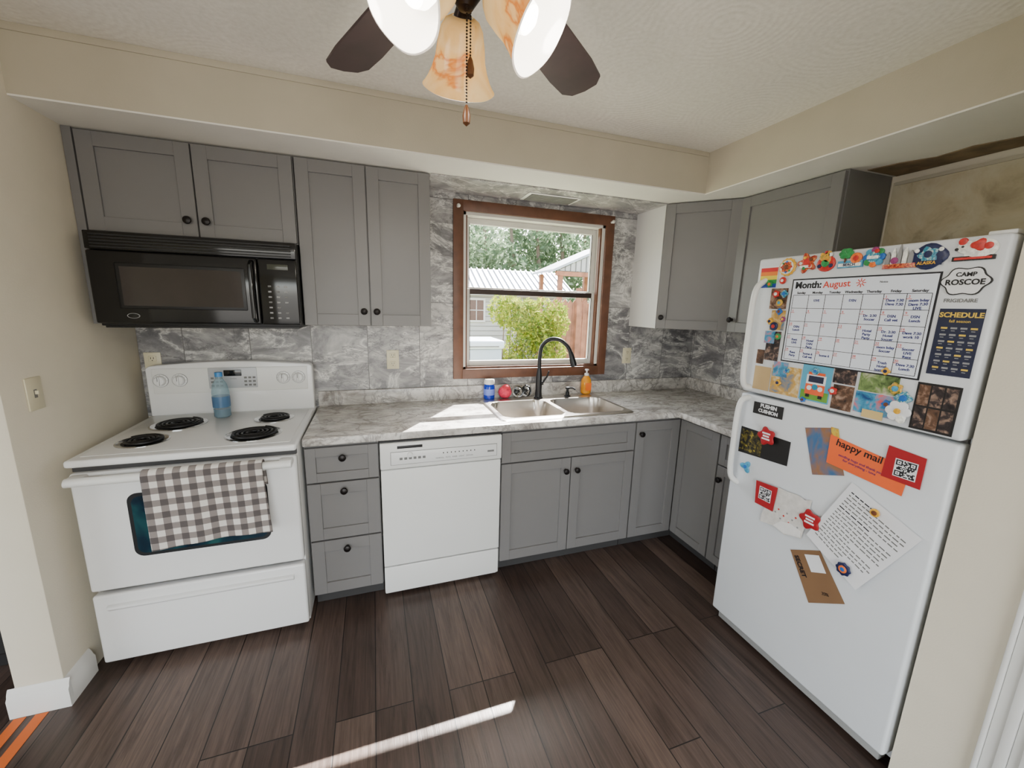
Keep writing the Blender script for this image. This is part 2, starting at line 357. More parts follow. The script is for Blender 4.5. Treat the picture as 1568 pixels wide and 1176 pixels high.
door(b,.947,1.784,.69,.862,BY,.05); door(b,.947,1.364,.105,.686,BY,kn=(1.33,.61)); door(b,1.366,1.784,.105,.686,BY,kn=(1.40,.61)); b.done()
b=B('base_cabinet')   # corner unit
xf=2.113+.02
b.prism([(1.788,-.01),(cl,-.01),(cl,-.935),(xf,-.935),(xf,BY),(1.788,BY)],2,.1,BT,cab)
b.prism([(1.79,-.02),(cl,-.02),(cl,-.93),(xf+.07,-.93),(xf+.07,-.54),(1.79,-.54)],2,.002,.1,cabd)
door(b,1.79,2.11,.105,.862,BY,kn=(1.822,.79))
b.M=R90(xf,BY-.02); door(b,0,.303,.105,.862,0,.05); b.done()
b=B('base_cabinet'); b.M=R90(xf,-.937); carcass(b,0,.262,0,cl-xf,.1,BT); b.box(0,.262,.07,cl-xf,.002,.1,cabd)
door(b,.002,.26,.69,.862,0,.042,kn=(.13,.79)); door(b,.002,.26,.105,.686,0,.05,kn=(.035,.61)); b.done()
# countertop
b=B('countertop'); CB=BT+.001
SX0,SX1,SY0,SY1=.99,1.77,-.565,-.14
CY=-.648
b.box(.002,SX0,CY,-.009,CB,CT,counterm,.006,3); b.box(SX0-.01,SX1+.01,CY,SY0,CB,CT,counterm,.006,3); b.box(SX0-.01,SX1+.01,SY1,-.009,CB,CT,counterm,.006,3)
b.prism([(SX1,-.009),(cl,-.009),(cl,-1.2),(2.075,-1.2),(2.075,CY),(SX1,CY)],2,CB,CT,counterm,.006,3)
b.box(.002,cl,-.027,-.0085,CT-.002,1.0,counterm,.004); b.box(cl-.018,cl,-1.2,-.009,CT-.002,1.0,counterm,.004); b.done()
# sink
def sink():
    nx,ny=150,90; x0,x1,y0,y1=.955,1.80,-.60,-.095
    xs=np.linspace(x0,x1,nx); ys=np.linspace(y0,y1,ny)
    def rr(x,y,cx,cy,hx,hy,r):
        qx=abs(x-cx)-hx+r; qy=abs(y-cy)-hy+r
        return math.hypot(max(qx,0),max(qy,0))+min(max(qx,qy),0)-r
    vs=[];fs=[]
    for y in ys:
        for x in xs:
            d0=-rr(x,y,(x0+x1)/2,(y0+y1)/2,(x1-x0)/2,(y1-y0)/2,.04)
            z=CT+.001+.006*min(1,max(0,d0)/.012)
            for cx,hx in ((1.178,.185),(1.58,.185)):
                d=-rr(x,y,cx,-.375,hx,.185,.07)
                if d>0:
                    t=min(1,d/.03); z=z-.165*(1-(1-t)**2.4)-.01*min(1,d/.15)
                    q=math.hypot(x-cx,y+.36)
                    if q<.045: z-=.01*(1-(q/.045)**4)
            vs.append((x,y,z))
    for j in range(ny-1):
        for i in range(nx-1):
            c=[j*nx+i,j*nx+i+1,(j+1)*nx+i+1,(j+1)*nx+i]
            x=(xs[i]+xs[i+1])/2;y=(ys[j]+ys[j+1])/2
            if rr(x,y,(x0+x1)/2,(y0+y1)/2,(x1-x0)/2,(y1-y0)/2,.04)<0: fs.append(c)
    b=B('kitchen_sink'); b.add(vs,fs,steel)
    for cx in (1.178,1.58):
        b.lathe([(0,0),(.03,0),(.038,.003),(.04,.006)],chrome,Matrix.Translation((cx,-.36,CT-.178)),24,False)
        for k in range(6): b.cyl((cx+.015*math.cos(k),-.36+.015*math.sin(k),CT-.178),(0,0,1),.003,.0012,blackm,8)
    return b.done(60)
sink()
# faucet
b=B('kitchen_faucet'); ZF=CT+.0075; fx,fy=1.352,-.14
b.lathe([(.030,0),(.030,.006),(.024,.012),(.021,.05),(.022,.09),(.019,.16),(.014,.19),(.013,.2)],faucm,Matrix.Translation((fx,fy,ZF)),24)
b.tube(smooth_path([(fx,fy,ZF+.19),(fx,fy,1.20),(fx+.01,fy-.008,1.27),(fx+.045,fy-.04,1.315),(fx+.095,fy-.085,1.318),(fx+.135,fy-.125,1.28),(fx+.152,fy-.143,1.235)],8),.0125,faucm,16)
b.tube([(fx+.150,fy-.142,1.243),(fx+.156,fy-.148,1.22),(fx+.165,fy-.158,1.175),(fx+.17,fy-.163,1.155)],[.014,.017,.020,.018],faucm,16)
b.tube([(fx,fy,ZF+.10),(fx+.028,fy-.012,ZF+.105)],.013,faucm,14)
b.tube([(fx+.022,fy-.01,ZF+.105),(fx+.05,fy-.02,ZF+.15),(fx+.06,fy-.022,ZF+.185)],[.007,.006,.005],faucm,10)
b.done()
b=B('soap_dispenser_pump'); X=Matrix.Translation((1.575,-.125,ZF))
b.lathe([(.022,0),(.022,.004),(.014,.008),(.013,.03),(.009,.034),(.009,.05),(.016,.052),(.016,.064),(0,.066)],faucm,X,20); b.tube([(1.575,-.125,ZF+.058),(1.60,-.15,ZF+.062),(1.615,-.165,ZF+.052)],.006,faucm,10); b.done()
# counter items
bl=clear('blue_liquid',(30,60,200),.75); clr=clear('clear_plastic',(215,232,238),.22); yel=clear('amber_soap',(240,160,30),.8)
b=B('dish_soap_bottle'); X=Matrix.Translation((1.03,-.070,CT+.0015))
b.lathe([(.030,0),(.036,.006),(.036,.085),(.030,.10)],bl,X,28); b.lathe([(.031,.10),(.036,.105),(.034,.128),(.030,.134)],whitep,X,28)
b.lathe([(.0365,.03),(.0368,.036),(.0368,.066),(.0365,.07)],M('label_white_blue',(110,130,215),.4),X,28,False); b.done()
b=B('dish_scrubber'); pink=M('scrubber_pink',(220,50,84),.7,0,.3,.6,150,nscale=60)
b.sphere((1.135,-.083,CT+.046),.044,pink,(1,1,.95)); b.sphere((1.14,-.09,CT+.07),.03,M('scrubber_red',(200,40,60),.7,nscale=60,var=.4)); b.done()
for i,(x,y) in enumerate([(1.235,-.062),(1.295,-.052)]):
    b=B('sink_strainer'); X=Matrix.Translation((x,y,CT+.043))@Matrix.Rotation(math.radians(72),4,'X')
    b.lathe([(.040,0),(.041,.003),(.034,.004),(.030,-.010),(.012,-.014),(0,-.014)],chrome,X,28,False); b.lathe([(.012,-.012),(.012,.004),(0,.006)],blackm,X,16,False)
    for k in range(10): b.cyl(tuple((X@Vector((.021*math.cos(k*.628),.021*math.sin(k*.628),-.011)))),tuple(X.to_3x3()@Vector((0,0,1))),.0035,.0015,blackm,8)
    b.done()
b=B('hand_soap_bottle'); X=Matrix.Translation((1.745,-.075,ZF+.0005))
b.lathe([(.030,0),(.036,.008),(.037,.06),(.034,.10),(.018,.125),(.014,.13)],yel,X,28); b.lathe([(.016,.13),(.016,.145),(.006,.147),(.006,.165),(.014,.167),(.014,.175),(0,.177)],whitep,X,18)
b.tube([(1.745,-.075,CT+.178),(1.73,-.10,CT+.178),(1.727,-.108,CT+.169)],.005,whitep,8); b.box(1.722,1.766,-.1135,-.112,CT+.035,CT+.09,M('label_orange',(236,112,26),.4)); b.done()
def outlet(x,z):
    b=B('wall_outlet'); b.box(x-.036,x+.036,-.0125,-.0072,z-.058,z+.058,ivory,.002)
    for dz in (-.026,.026):
        b.box(x-.017,x+.017,-.0155,-.012,z+dz-.015,z+dz+.015,ivory,.003)
        for dx in (-.006,.006): b.box(x+dx-.0012,x+dx+.0012,-.0162,-.015,z+dz-.002,z+dz+.008,slotm)
        b.cyl((x,-.0155,z+dz-.009),(0,-1,0),.0025,.0008,slotm,8)
    b.done()
outlet(.43,1.18); outlet(2.11,1.18); outlet(-.765,1.18)
b=B('light_switch'); b.box(-.8215,-.816,-.746,-.674,1.117,1.233,ivory,.002); b.box(-.8165,-.8155,-.717,-.703,1.16,1.19,offw); b.box(-.817,-.806,-.714,-.706,1.172,1.186,ivory,.002); b.done()
# ---------------------------------------------------------------- range
b=B('electric_range'); x0,x1=-.770,-.006
b.box(x0+.004,x1-.004,-.685,-.035,.03,.90,whitee,.004)
for fx_ in (x0+.05,x1-.05):
    for fy_ in (-.63,-.1): b.cyl((fx_,fy_,0.002),(0,0,1),.018,.03,blackm,12)
b.box(x0,x1,-.735,-.03,.893,.922,whitee,.010,4)
b.box(x0+.03,x1-.03,-.69,-.12,.9205,.9235,whitee,.001)
b.box(x0+.004,x1-.004,-.728,-.685,.37,.868,whitee,.012,4)
b.box(x0+.006,x1-.006,-.700,-.68,.868,.893,cabd)
b.box(x0+.004,x1-.004,-.728,-.685,.045,.352,whitee,.010,4)
b.box(x0+.02,x1-.02,-.69,-.68,.352,.372,cabd)
b.prism([(-.7275,.31),(-.742,.302),(-.742,.295),(-.7275,.28)],0,x0+.05,x1-.05,whitee,.002)
b.tube([(x0+.016,-.765,.850),(x1-.016,-.765,.850)],.017,whitep,16,.9)
for fx_ in (x0+.04,x1-.04): b.box(fx_-.026,fx_+.026,-.768,-.722,.838,.866,whitep,.008,3)
def rr_pts(xa,xb,za,zb,r):
    pts=[]
    for (cx,cz,a0) in ((xa+r,zb-r,90),(xa+r,za+r,180),(xb-r,za+r,270),(xb-r,zb-r,0)):
        for k in range(7):
            a=math.radians(a0+k*15); pts.append((cx+r*math.cos(a),cz+r*math.sin(a)))
    return pts
b.prism(rr_pts(-.605,-.128,.502,.772,.034),1,-.7300,-.727,M('oven_window_border',(40,42,44),.15)); b.prism(rr_pts(-.592,-.141,.515,.758,.028),1,-.7310,-.7298,ovenwin)
def bgpts():
    P=[(x0+.004,.92),(x1-.004,.92),(x1-.004,1.165)]
    for k in range(13):
        t=k/12; x=x1-.02-(x1-x0-.04)*t; P.append((x,1.178+.020*math.sin(math.pi*t)))
    P.append((x0+.004,1.165)); return P
b.prism(bgpts(),1,-.100,-.032,whitee,.006,3)
b.box(x0+.03,x1-.03,-.104,-.099,1.035,1.165,whitep,.003)
b.box(-.50,-.28,-.107,-.103,1.055,1.165,M('control_panel_grey',(176,178,181),.3),.003)
b.box(-.43,-.35,-.109,-.1065,1.12,1.152,blackg,.002)
for i in range(3):
    for j in range(3): b.box(-.49+i*.02,-.477+i*.02,-.1085,-.1065,1.065+j*.02,1.075+j*.02,offw); b.box(-.34+i*.02,-.327+i*.02,-.1085,-.1065,1.065+j*.02,1.075+j*.02,offw)
b.text('OVEN',.011,offw,Matrix.Translation((-.39,-.1075,1.105))@Matrix.Rotation(math.pi/2,4,'X'))
for kx in (-.705,-.625,-.155,-.08):
    X=Matrix.Translation((kx,-.104,1.105))@Matrix.Rotation(math.pi/2,4,'X')
    b.lathe([(.0335,0),(.0335,.003),(.032,.0035)],offw,X,28); b.lathe([(.032,0),(.032,.004),(.026,.005),(.024,.02),(.020,.024),(0,.025)],whitee,X,28); b.box(kx-.005,kx+.005,-.138,-.126,1.083,1.127,whitee,.003); b.box(kx-.001,kx+.001,-.139,-.137,1.105,1.126,blackm)
    for k in range(9):
        a=math.radians(-30+k*30); b.box(kx+.029*math.cos(a)-.001,kx+.029*math.cos(a)+.001,-.1092,-.1078,1.105+.029*math.sin(a)-.001,1.105+.029*math.sin(a)+.001,blackm)
for (cx,cy,r) in ((-.575,-.30,.098),(-.61,-.545,.076),(-.175,-.285,.076),(-.205,-.545,.098)):
    X=Matrix.Translation((cx,cy,.9235)); b.lathe([(r+.014,.0),(r+.014,.003),(r+.008,.005),(r+.002,.001),(.02,-.002),(0,-.002)],chrome,X,36,False)
    b.lathe([(r+.001,.0006),(0,.0006)],blackm,X,36,False)
    sp=[]
    turns=4.2 if r>.09 else 3.4; N=int(turns*26)
    for k in range(N+1):
        t=k/N; rr=.018+(r-.024)*t; a=t*turns*2*math.pi; sp.append((cx+rr*math.cos(a),cy+rr*math.sin(a),.932))
    b.tube(sp,.0052,coil,8)
    for k in range(3):
        a=k*2.094+.4; b.box(-.001,.001,0,r-.01,-.004,.001,chrome,X=Matrix.Translation((cx,cy,.9275))@Matrix.Rotation(a,4,'Z'))
b.done()
def towel():
    b=B('dish_towel'); n=46; m=60; vs=[];fs=[]
    prof=[]
    for k in range(10): prof.append((-.742+.0,.76+.09*k/9))
    for k in range(1,12):
        a=math.pi*k/12; prof.append((-.765+.024*math.cos(a),.852+.026*math.sin(a)))
    for k in range(m): prof.append((-.789,.852-.287*k/(m-1)))
    for j,(y,z) in enumerate(prof):
        for i in range(n):
            u=i/(n-1); x=-.525+.40*u
            dr=max(0,(.85-z))/.29
            yy=y-(.0045*math.sin(u*17+1)+.005*math.sin(u*7.3))*dr*(1 if y<-.78 else 0)-(.006*dr if y<-.78 else 0)
            zz=z+(.008*math.sin(u*3)-.012*(1-u))*dr*1.0
            vs.append((x+.012*dr*(u-.3)+.01*dr,yy,zz))
    for j in range(len(prof)-1):
        for i in range(n-1): fs.append((j*n+i,j*n+i+1,(j+1)*n+i+1,(j+1)*n+i))
    b.add(vs,fs,gingh); o=b.done(80); md=o.modifiers.new('s','SOLIDIFY'); md.thickness=.003; md.offset=1
towel()
b=B('water_bottle'); X=Matrix.Translation((-.425,-.20,.9245))
b.lathe([(.030,0),(.037,.006),(.036,.03),(.038,.05),(.037,.10),(.038,.13),(.031,.17),(.015,.20),(.014,.21)],clr,X,28)
b.lathe([(.029,.002),(.035,.008),(.035,.045),(0,.045)],clear('teal_liquid',(70,150,180),.4),X,28,False)
b.lathe([(.0385,.055),(.0388,.06),(.0388,.105),(.0385,.11)],clear('bottle_label',(110,150,190),.5),X,28,False)
b.lathe([(.017,.21),(.017,.23),(.016,.232),(0,.233)],M('cap_blue',(60,130,190),.4),X,20); b.done()
# ---------------------------------------------------------------- microwave
b=B('over_range_microwave'); x0,x1=-.768,-.004; z0,z1=1.395,1.782
b.box(x0,x1,-.375,-.01,z0,z1-.002,blackm,.004)
b.box(x0,x1,-.405,-.375,z1-.075,z1-.003,blackg,.004)
for k in range(5): b.box(x0+.02,x1-.02,-.409,-.404,z1-.068+k*.012,z1-.062+k*.012,blackm,.001,1)
b.box(x0,-.165,-.408,-.375,z0+.012,z1-.078,blackg,.008,3)
b.box(x0+.09,-.215,-.4105,-.407,z0+.075,z1-.125,blackm,.004)
b.box(x0+.105,-.23,-.4115,-.410,z0+.088,z1-.14,M('microwave_window',(52,46,44),.10,0,.1))
b.box(-.163,x1,-.405,-.375,z0+.012,z1-.078,blackg,.006,3)
b.tube([(-.185,-.408,z0+.03),(-.185,-.432,z0+.045),(-.185,-.436,z0+.15),(-.185,-.432,z1-.11),(-.185,-.408,z1-.095)],.011,blackg,12)
b.box(-.125,-.04,-.4065,-.4045,z1-.125,z1-.1,M('display_dim',(60,62,52),.2),.001)
for j in range(7):
    for i in range(3 if j not in(2,) else 2): b.box(-.128+i*.033,-.115+i*.033,-.4062,-.4045,z0+.04+j*.024,z0+.047+j*.024,greypr if (i+j)%3 else offw)
b.lathe([(.022,0),(.022,.002),(0,.002)],greypr,Matrix.Translation((x0+.13,-.408,z0+.045))@Matrix.Rotation(math.pi/2,4,'X')@Matrix.Scale(.5,4,(0,1,0)),24)
b.lathe([(.019,.002),(.019,.003),(0,.003)],blackg,Matrix.Translation((x0+.13,-.408,z0+.045))@Matrix.Rotation(math.pi/2,4,'X')@Matrix.Scale(.5,4,(0,1,0)),24)
b.box(x0+.01,x1-.01,-.37,-.02,z0-.008,z0+.002,blackm,.003); b.done()
# ---------------------------------------------------------------- dishwasher
b=B('dishwasher'); x0,x1=.331,.942
b.box(x0+.005,x1-.005,-.60,-.03,.02,.870,whitep)
b.box(x0,x1,-.650,-.60,.728,.862,whitep,.008,3)
b.box(x0+.002,x1-.002,-.638,-.60,.20,.722,whitep,.005,3)
b.box(x0+.002,x1-.002,-.632,-.60,.045,.190,whitep,.005,3)
b.box(x0+.002,x1-.002,-.610,-.595,.188,.204,blackm); b.box(x0,x1,-.64,-.6,.864,.872,blackm)
b.box(x0+.08,x0+.20,-.6515,-.649,.832,.846,blackm,.0007)
b.box(x0+.05,x1-.03,-.6535,-.649,.752,.815,whitee,.0015); b.box(x0+.048,x1-.028,-.651,-.649,.750,.817,offw)
for k in range(6): b.box(x0+.09+k*.022,x0+.104+k*.022,-.6545,-.653,.775,.787,offw,.0006)
for k in range(9): b.box(x0+.30+k*.02,x0+.305+k*.02,-.6540,-.653,.79,.796,blackm)
b.box(x1-.08,x1-.045,-.6540,-.653,.775,.785,offw)
b.lathe([(.014,0),(.012,.008),(0,.009)],whitee,Matrix.Translation((x0+.14,-.653,.80))@Matrix.Rotation(math.pi/2,4,'X'),20)
b.text('NORMAL   POTS   RINSE   LIGHT   CANCEL',.010,offw,Matrix.Translation((x0+.36,-.6538,.768))@Matrix.Rotation(math.pi/2,4,'X'))
b.done()
# ---------------------------------------------------------------- refrigerator
FX=1.886; FY1,FY2=-1.222,-1.951
b=B('refrigerator')
b.box(FX+.07,2.66,FY2+.004,FY1-.004,.03,1.735,whitef,.004)
for yy in (FY2+.05,FY1-.05): b.cyl((FX+.1,yy,0.001),(0,0,1),.02,.032,blackm,12); b.cyl((2.6,yy,0.001),(0,0,1),.02,.032,blackm,12)
b.box(FX+.03,FX+.07,FY2+.02,FY1-.02,.02,.09,M('kick_grille',(150,150,148),.5),.002)
b.box(FX,FX+.062,FY2,FY1,1.180,1.745,whitef,.010,4)
b.box(FX,FX+.062,FY2,FY1,.070,1.170,whitef,.010,4)
b.box(FX+.055,FX+.075,FY2+.008,FY1-.008,.09,1.74,offw)
b.box(FX+.03,FX+.075,FY2+.005,FY2+.06,1.745,1.757,whitep,.003)
for (za,zb,top) in ((1.20,1.655,True),(.755,1.155,False)):
    b.tube(smooth_path([(FX+.004,-1.262,za),(FX-.038,-1.256,za+.03 if top else za+.045),(FX-.045,-1.256,(za+zb)/2),(FX-.038,-1.256,zb-.045 if top else zb-.03),(FX+.004,-1.262,zb)],7),.015,whitep,14,.8)
XT=lambda y,z,w=.001,rot=0: Matrix(((0,0,-1,FX-w),(-1,0,0,y),(0,1,0,z),(0,0,0,1)))@Matrix.Rotation(rot,4,'Z')
b.text('FRIGIDAIRE',.014,offw,XT(-1.88,1.572),bold=.0003)
b.done()
def plate(b,pts,w,m,t=.0012,pillow=0):
    n=len(pts)
    if pillow:
        cy=sum(p[0] for p in pts)/n; cz=sum(p[1] for p in pts)/n
        lay=[(w,1),(w+t*.55,1),(w+t*.9,1-pillow*.4),(w+t,1-pillow)]
        vs=[(FX-ww,cy+(y-cy)*k,cz+(z-cz)*k) for ww,k in lay for y,z in pts]; fs=[]
        for j in range(3): fs+=[(j*n+i,(j+1)*n+i,(j+1)*n+(i+1)%n,j*n+(i+1)%n) for i in range(n)]
        fs.append(tuple(range(4*n-1,3*n-1,-1))); b.add(vs,fs,m); return
    vs=[(FX-w,y,z) for y,z in pts]+[(FX-w-t,y,z) for y,z in pts]
    b.add(vs,[tuple(range(n)),tuple(range(2*n-1,n-1,-1))]+[(i,n+i,n+(i+1)%n,(i+1)%n) for i in range(n)],m)
def rect(y0,y1,z0,z1): return [(y0,z1),(y1,z1),(y1,z0),(y0,z0)]
ink=M('ink_black',(12,12,20),.5); inkb=M('ink_blue',(24,32,110),.5); inkr=M('ink_red',(210,56,30),.5); paper=M('paper_white',(226,226,228),.5,0,.01); boardw=M('whiteboard',(224,230,240),.2,0,.01)
b=B('dry_erase_calendar')
cy0,cy1,cz0,cz1=-1.385,-1.83,1.335,1.655
plate(b,rect(cy0,cy1,cz0,cz1),.0008,ink,.0015); plate(b,rect(cy0-.005,cy1+.005,cz0+.005,cz1-.005),.0023,boardw,.0008)
b.text('Month:',.034,ink,XT(-1.448,1.63,.0035),bold=.0012); b.text('August',.032,inkr,XT(-1.548,1.63,.0035,.03),bold=.0004)
for k in range(8):
    a=k*math.pi/4; b.box(.006,.015,-.0012,.0012,0,.0004,inkr,X=XT(-1.625,1.632,.0035,a))
b.lathe([(.006,0),(.006,.0005),(.0045,.0006),(.0045,0)],inkr,XT(-1.625,1.632,.0035),16,False)
b.text('Notes',.009,ink,XT(-1.69,1.632,.0035))
gw=(cy0-.012)-(cy1+.012)
for i,d in enumerate(['Sunday','Monday','Tuesday','Wednesday','Thursday','Friday','Saturday']): b.text(d,.0115,ink,XT(cy0-.012-gw*(i+.5)/7,1.602,.0035),bold=.0003)
for i in range(8):
    y=cy0-.012-gw*i/7; plate(b,rect(y+.0008,y-.0008,1.346,1.594),.0032,ink,.0003)
for j in range(6):
    z=1.594-j*.0496; plate(b,rect(cy0-.012,cy1+.012,z-.0008,z+.0008),.0032,ink,.0003)
words=['mom bday','Dave 7:30','work 10','Lunch','Soccer','Hotel','home 6','Rent','Dr. 2:30','DSN','LIVE','Trash','Party','Call vet']
dense={(1,4),(1,5),(1,6),(2,4),(2,5),(2,6),(3,5),(3,6),(3,1),(4,0),(4,1),(4,6),(4,5),(3,0),(2,0),(0,5),(0,6)}
for j in range(5):
    for i in range(7):
        dn=j*7+i-4
        if 1<=dn<=31:
            b.text(str(dn),.011,inkr,XT(cy0-.012-gw*(i+.12)/7,1.594-.0496*(j+.2),.0035)); plate(b,rect(cy0-.012-gw*i/7-.001,cy0-.012-gw*i/7-.014,1.594-.0496*(j+.34),1.594-.0496*(j+.31)),.0034,inkr,.0002)
        if (j,i) in dense or random.random()<.3:
            for k in range(random.choice((2,3)) if (j,i) in dense else 1): b.text(random.choice(words),.0115,inkb,XT(cy0-.012-gw*(i+.52)/7,1.594-.0496*(j+.42+.24*k),.0035,random.uniform(-.04,.04)),bold=.0003)
b.done()
navy=M('print_navy',(26,32,58),.4); gold=M('print_gold',(214,180,70),.4); red=M('print_red',(160,20,30),.4); blackp=M('print_black',(20,18,18),.4)
b=B('schedule_flyer'); plate(b,rect(-1.842,-1.937,1.36,1.55),.0008,navy); b.text('SCHEDULE',.019,gold,XT(-1.89,1.532,.0025),bold=.0006); b.text('fall season',.011,gold,XT(-1.89,1.515,.0025))
for j in range(7):
    for i in range(4): plate(b,rect(-1.853-i*.021,-1.867-i*.021,1.493-j*.019,1.498-j*.019),.0021,gold if (i+j)%3==0 else greypr,.0003); plate(b,rect(-1.855-i*.021,-1.863-i*.021,1.487-j*.019,1.489-j*.019),.0021,greypr,.0003)
b.done()
b=B('name_magnet')
pts=[(-1.882+.05*(1+.08*math.cos(6*a))*math.cos(a),1.625+.038*(1+.10*math.cos(6*a))*math.sin(a)) for a in np.linspace(0,2*math.pi,48,endpoint=False)]
plate(b,pts,.0008,blackp,.003); plate(b,[(-1.882+(y+1.882)*.93,1.625+(z-1.625)*.92) for y,z in pts],.0038,paper,.0006)
b.text('CAMP',.016,blackp,XT(-1.882,1.643,.005),bold=.0005); b.text('ROSCOE',.021,blackp,XT(-1.882,1.622,.005),bold=.0007); b.done()
pal=[(190,45,38),(34,100,180),(224,168,44),(40,134,70),(230,230,222),(104,58,32),(28,36,76),(224,112,44),(136,52,104),(70,150,186)]
pm=[M('magnet_paint_%d'%i,c,.35,0,.25,nscale=120) for i,c in enumerate(pal)]
pmx=[photo('magnet_mix_a',[(60,34,20),(190,60,40),(230,190,90)],160),photo('magnet_mix_b',[(20,60,110),(60,150,170),(230,220,200)],150),photo('magnet_mix_c',[(30,90,50),(210,170,60),(200,60,50)],150)]
def disc(y,z,r,m,w=.001,t=.006,n=20,sy=1,lob=0,amp=0,ph=0,pl=.25): plate(b,[(y+r*sy*(1+amp*math.cos(lob*a+ph))*math.cos(a),z+r*(1+amp*math.cos(lob*a+ph))*math.sin(a)) for a in np.linspace(0,2*math.pi,n,endpoint=False)],w,m,t,pl)
for (y,z,s) in ((-1.355,1.703,0),(-1.43,1.712,1),(-1.50,1.712,2),(-1.58,1.712,3),(-1.65,1.712,4),(-1.72,1.705,5),(-1.79,1.700,6),(-1.885,1.712,7)):
    b=B('souvenir_magnet')
    if s==0:
        disc(y,z,.034,pm[2],n=28,lob=14,amp=.05); disc(y,z,.027,pm[4],.007,.002); disc(y,z,.020,pmx[0],.009,.002); disc(y,z,.009,pm[5],.011,.003)
        for k in range(8): a=k*.785; disc(y+.020*math.cos(a),z+.020*math.sin(a),.004,pm[(0,3,1,7)[k%4]],.010,.002,8)
    if s==1:
        disc(y,z,.031,pmx[0],n=30,lob=5,amp=.28); disc(y,z+.004,.014,pm[0],.007,.003); plate(b,rect(y+.022,y-.022,z-.018,z-.008),.008,pm[4],.002)
        for k in range(5): a=k*1.256; disc(y+.02*math.cos(a),z+.02*math.sin(a),.006,pm[(4,2,5,0,3)[k]],.007,.004,10)
    if s==2:
        disc(y,z-.008,.028,pm[0],sy=1.15); disc(y,z+.014,.020,pmx[2],.005,.006,lob=3,amp=.2); disc(y,z-.006,.014,pm[3],.007,.004)
        for dx,dz,c in ((.02,-.016,6),(-.02,-.016,6),(.014,.024,2),(-.014,.022,4),(0,.03,0)): disc(y+dx,z+dz,.007,pm[c],.007,.004,10)
    if s==3:
        plate(b,rect(y+.04,y-.04,z-.028,z-.004),.001,pm[9],.006,.08); plate(b,rect(y+.035,y-.035,z-.024,z-.013),.007,pm[4],.001); b.text('BEACH',.012,pm[6],XT(y,z-.0185,.0085),bold=.0004)
        for k in range(6): a=k*1.047; disc(y+.016+.012*math.cos(a),z+.020+.010*math.sin(a),.009,pm[3],.003+.0005*k,.003,12,1.4)
        plate(b,rect(y+.018,y+.013,z-.01,z+.016),.004,pm[5],.004); disc(y-.018,z+.002,.018,pm[7],.004,.005); disc(y-.018,z+.002,.009,pm[0],.009,.002)
    if s==4:
        for k in range(8): a=k*.785; disc(y+.022*math.cos(a),z+.022*math.sin(a),.011,pm[(1,9,8,3,1,9,7,3)[k]],.002+.0004*k,.005,12)
        disc(y,z,.017,pmx[1],.007,.005,sy=1.1); plate(b,rect(y+.016,y-.016,z-.006,z+.004),.012,pm[4],.001); disc(y-.008,z+.018,.007,pm[0],.009,.004)
    if s==5:
        for k in range(5): plate(b,[(y+.036-k*.015,z-.026),(y+.036-k*.015,z+.005+.008*(k%2)),(y+.030-k*.015,z+.038-.010*abs(k-2)),(y+.024-k*.015,z+.005),(y+.024-k*.015,z-.026)],.001+.0005*k,pm[4] if k%2 else greypr,.007)
        plate(b,rect(y+.04,y-.045,z-.034,z-.020),.0035,pmx[0],.008,.05); disc(y+.01,z-.01,.010,pm[8],.009,.004)
    if s==6:
        disc(y,z,.036,pm[6],sy=1.2,n=24,lob=4,amp=.06); disc(y,z+.004,.022,pmx[1],.007,.002,lob=5,amp=.2); disc(y,z+.006,.010,pm[6],.009,.002); plate(b,rect(y+.035,y-.035,z-.026,z-.012),.007,pm[6],.002); b.text('ALASKA',.012,pm[2],XT(y,z-.019,.0095),bold=.0004)
        for dx in (.028,-.028): disc(y+dx,z+.018,.006,pm[4],.007,.002,10)
    if s==7:
        disc(y+.015,z+.004,.018,pm[4],sy=1.1); disc(y-.014,z-.002,.026,pm[4],sy=1.3,t=.007); disc(y-.010,z+.008,.015,pm[0],.007,.004,lob=3,amp=.2); disc(y-.03,z+.004,.009,pm[0],.008,.003); disc(y+.024,z+.020,.010,pm[0],.004,.004); disc(y+.022,z+.006,.003,blackp,.008,.001); disc(y+.034,z,.004,blackp,.007,.002)
        for dx in (.012,-.004,-.022,-.036): plate(b,rect(y+dx+.004,y+dx-.004,z-.03,z-.01),.003,pm[4],.004)
        plate(b,rect(y+.04,y-.045,z-.032,z-.020),.001,blackp,.006); plate(b,rect(y+.035,y-.04,z-.029,z-.023),.007,pm[0],.001)
    b.done()
for (y,z,r,c) in ((-1.345,1.652,.012,0),(-1.36,1.60,.014,7),(-1.325,1.60,.014,0),(-1.345,1.565,.012,5),(-1.35,1.53,.012,1),(-1.315,1.49,.012,2),(-1.335,1.47,.015,6),(-1.36,1.43,.011,3),(-1.745,1.350,.011,2),(-1.78,1.30,.018,5),(-1.805,1.275,.020,7),(-1.765,1.245,.013,1),(-1.42,1.30,.010,7),(-1.39,1.245,.013,2),(-1.53,1.315,.012,7),(-1.60,1.255,.014,0),(-1.50,1.20,.010,1),(-1.29,1.64,.012,3),(-1.37,1.50,.010,8)):
    b=B('fridge_magnet'); lo=random.choice((0,4,5)); disc(y,z,r,pm[c] if c not in(5,7) else pmx[c%3],.0042,.005,24,1,lo,.15); disc(y,z,r*.5,pm[(c+4)%10],.0092,.002,14); b.done()
b=B('star_magnet'); disc(-1.30,.845,.022,pm[9],n=30,lob=3,amp=.35); disc(-1.30,.845,.008,pm[1],.007,.002); b.done()
b=B('button_magnet'); disc(-1.80,.885,.014,pm[2],.014,.005); disc(-1.80,.885,.008,pm[5],.019,.002); b.done()
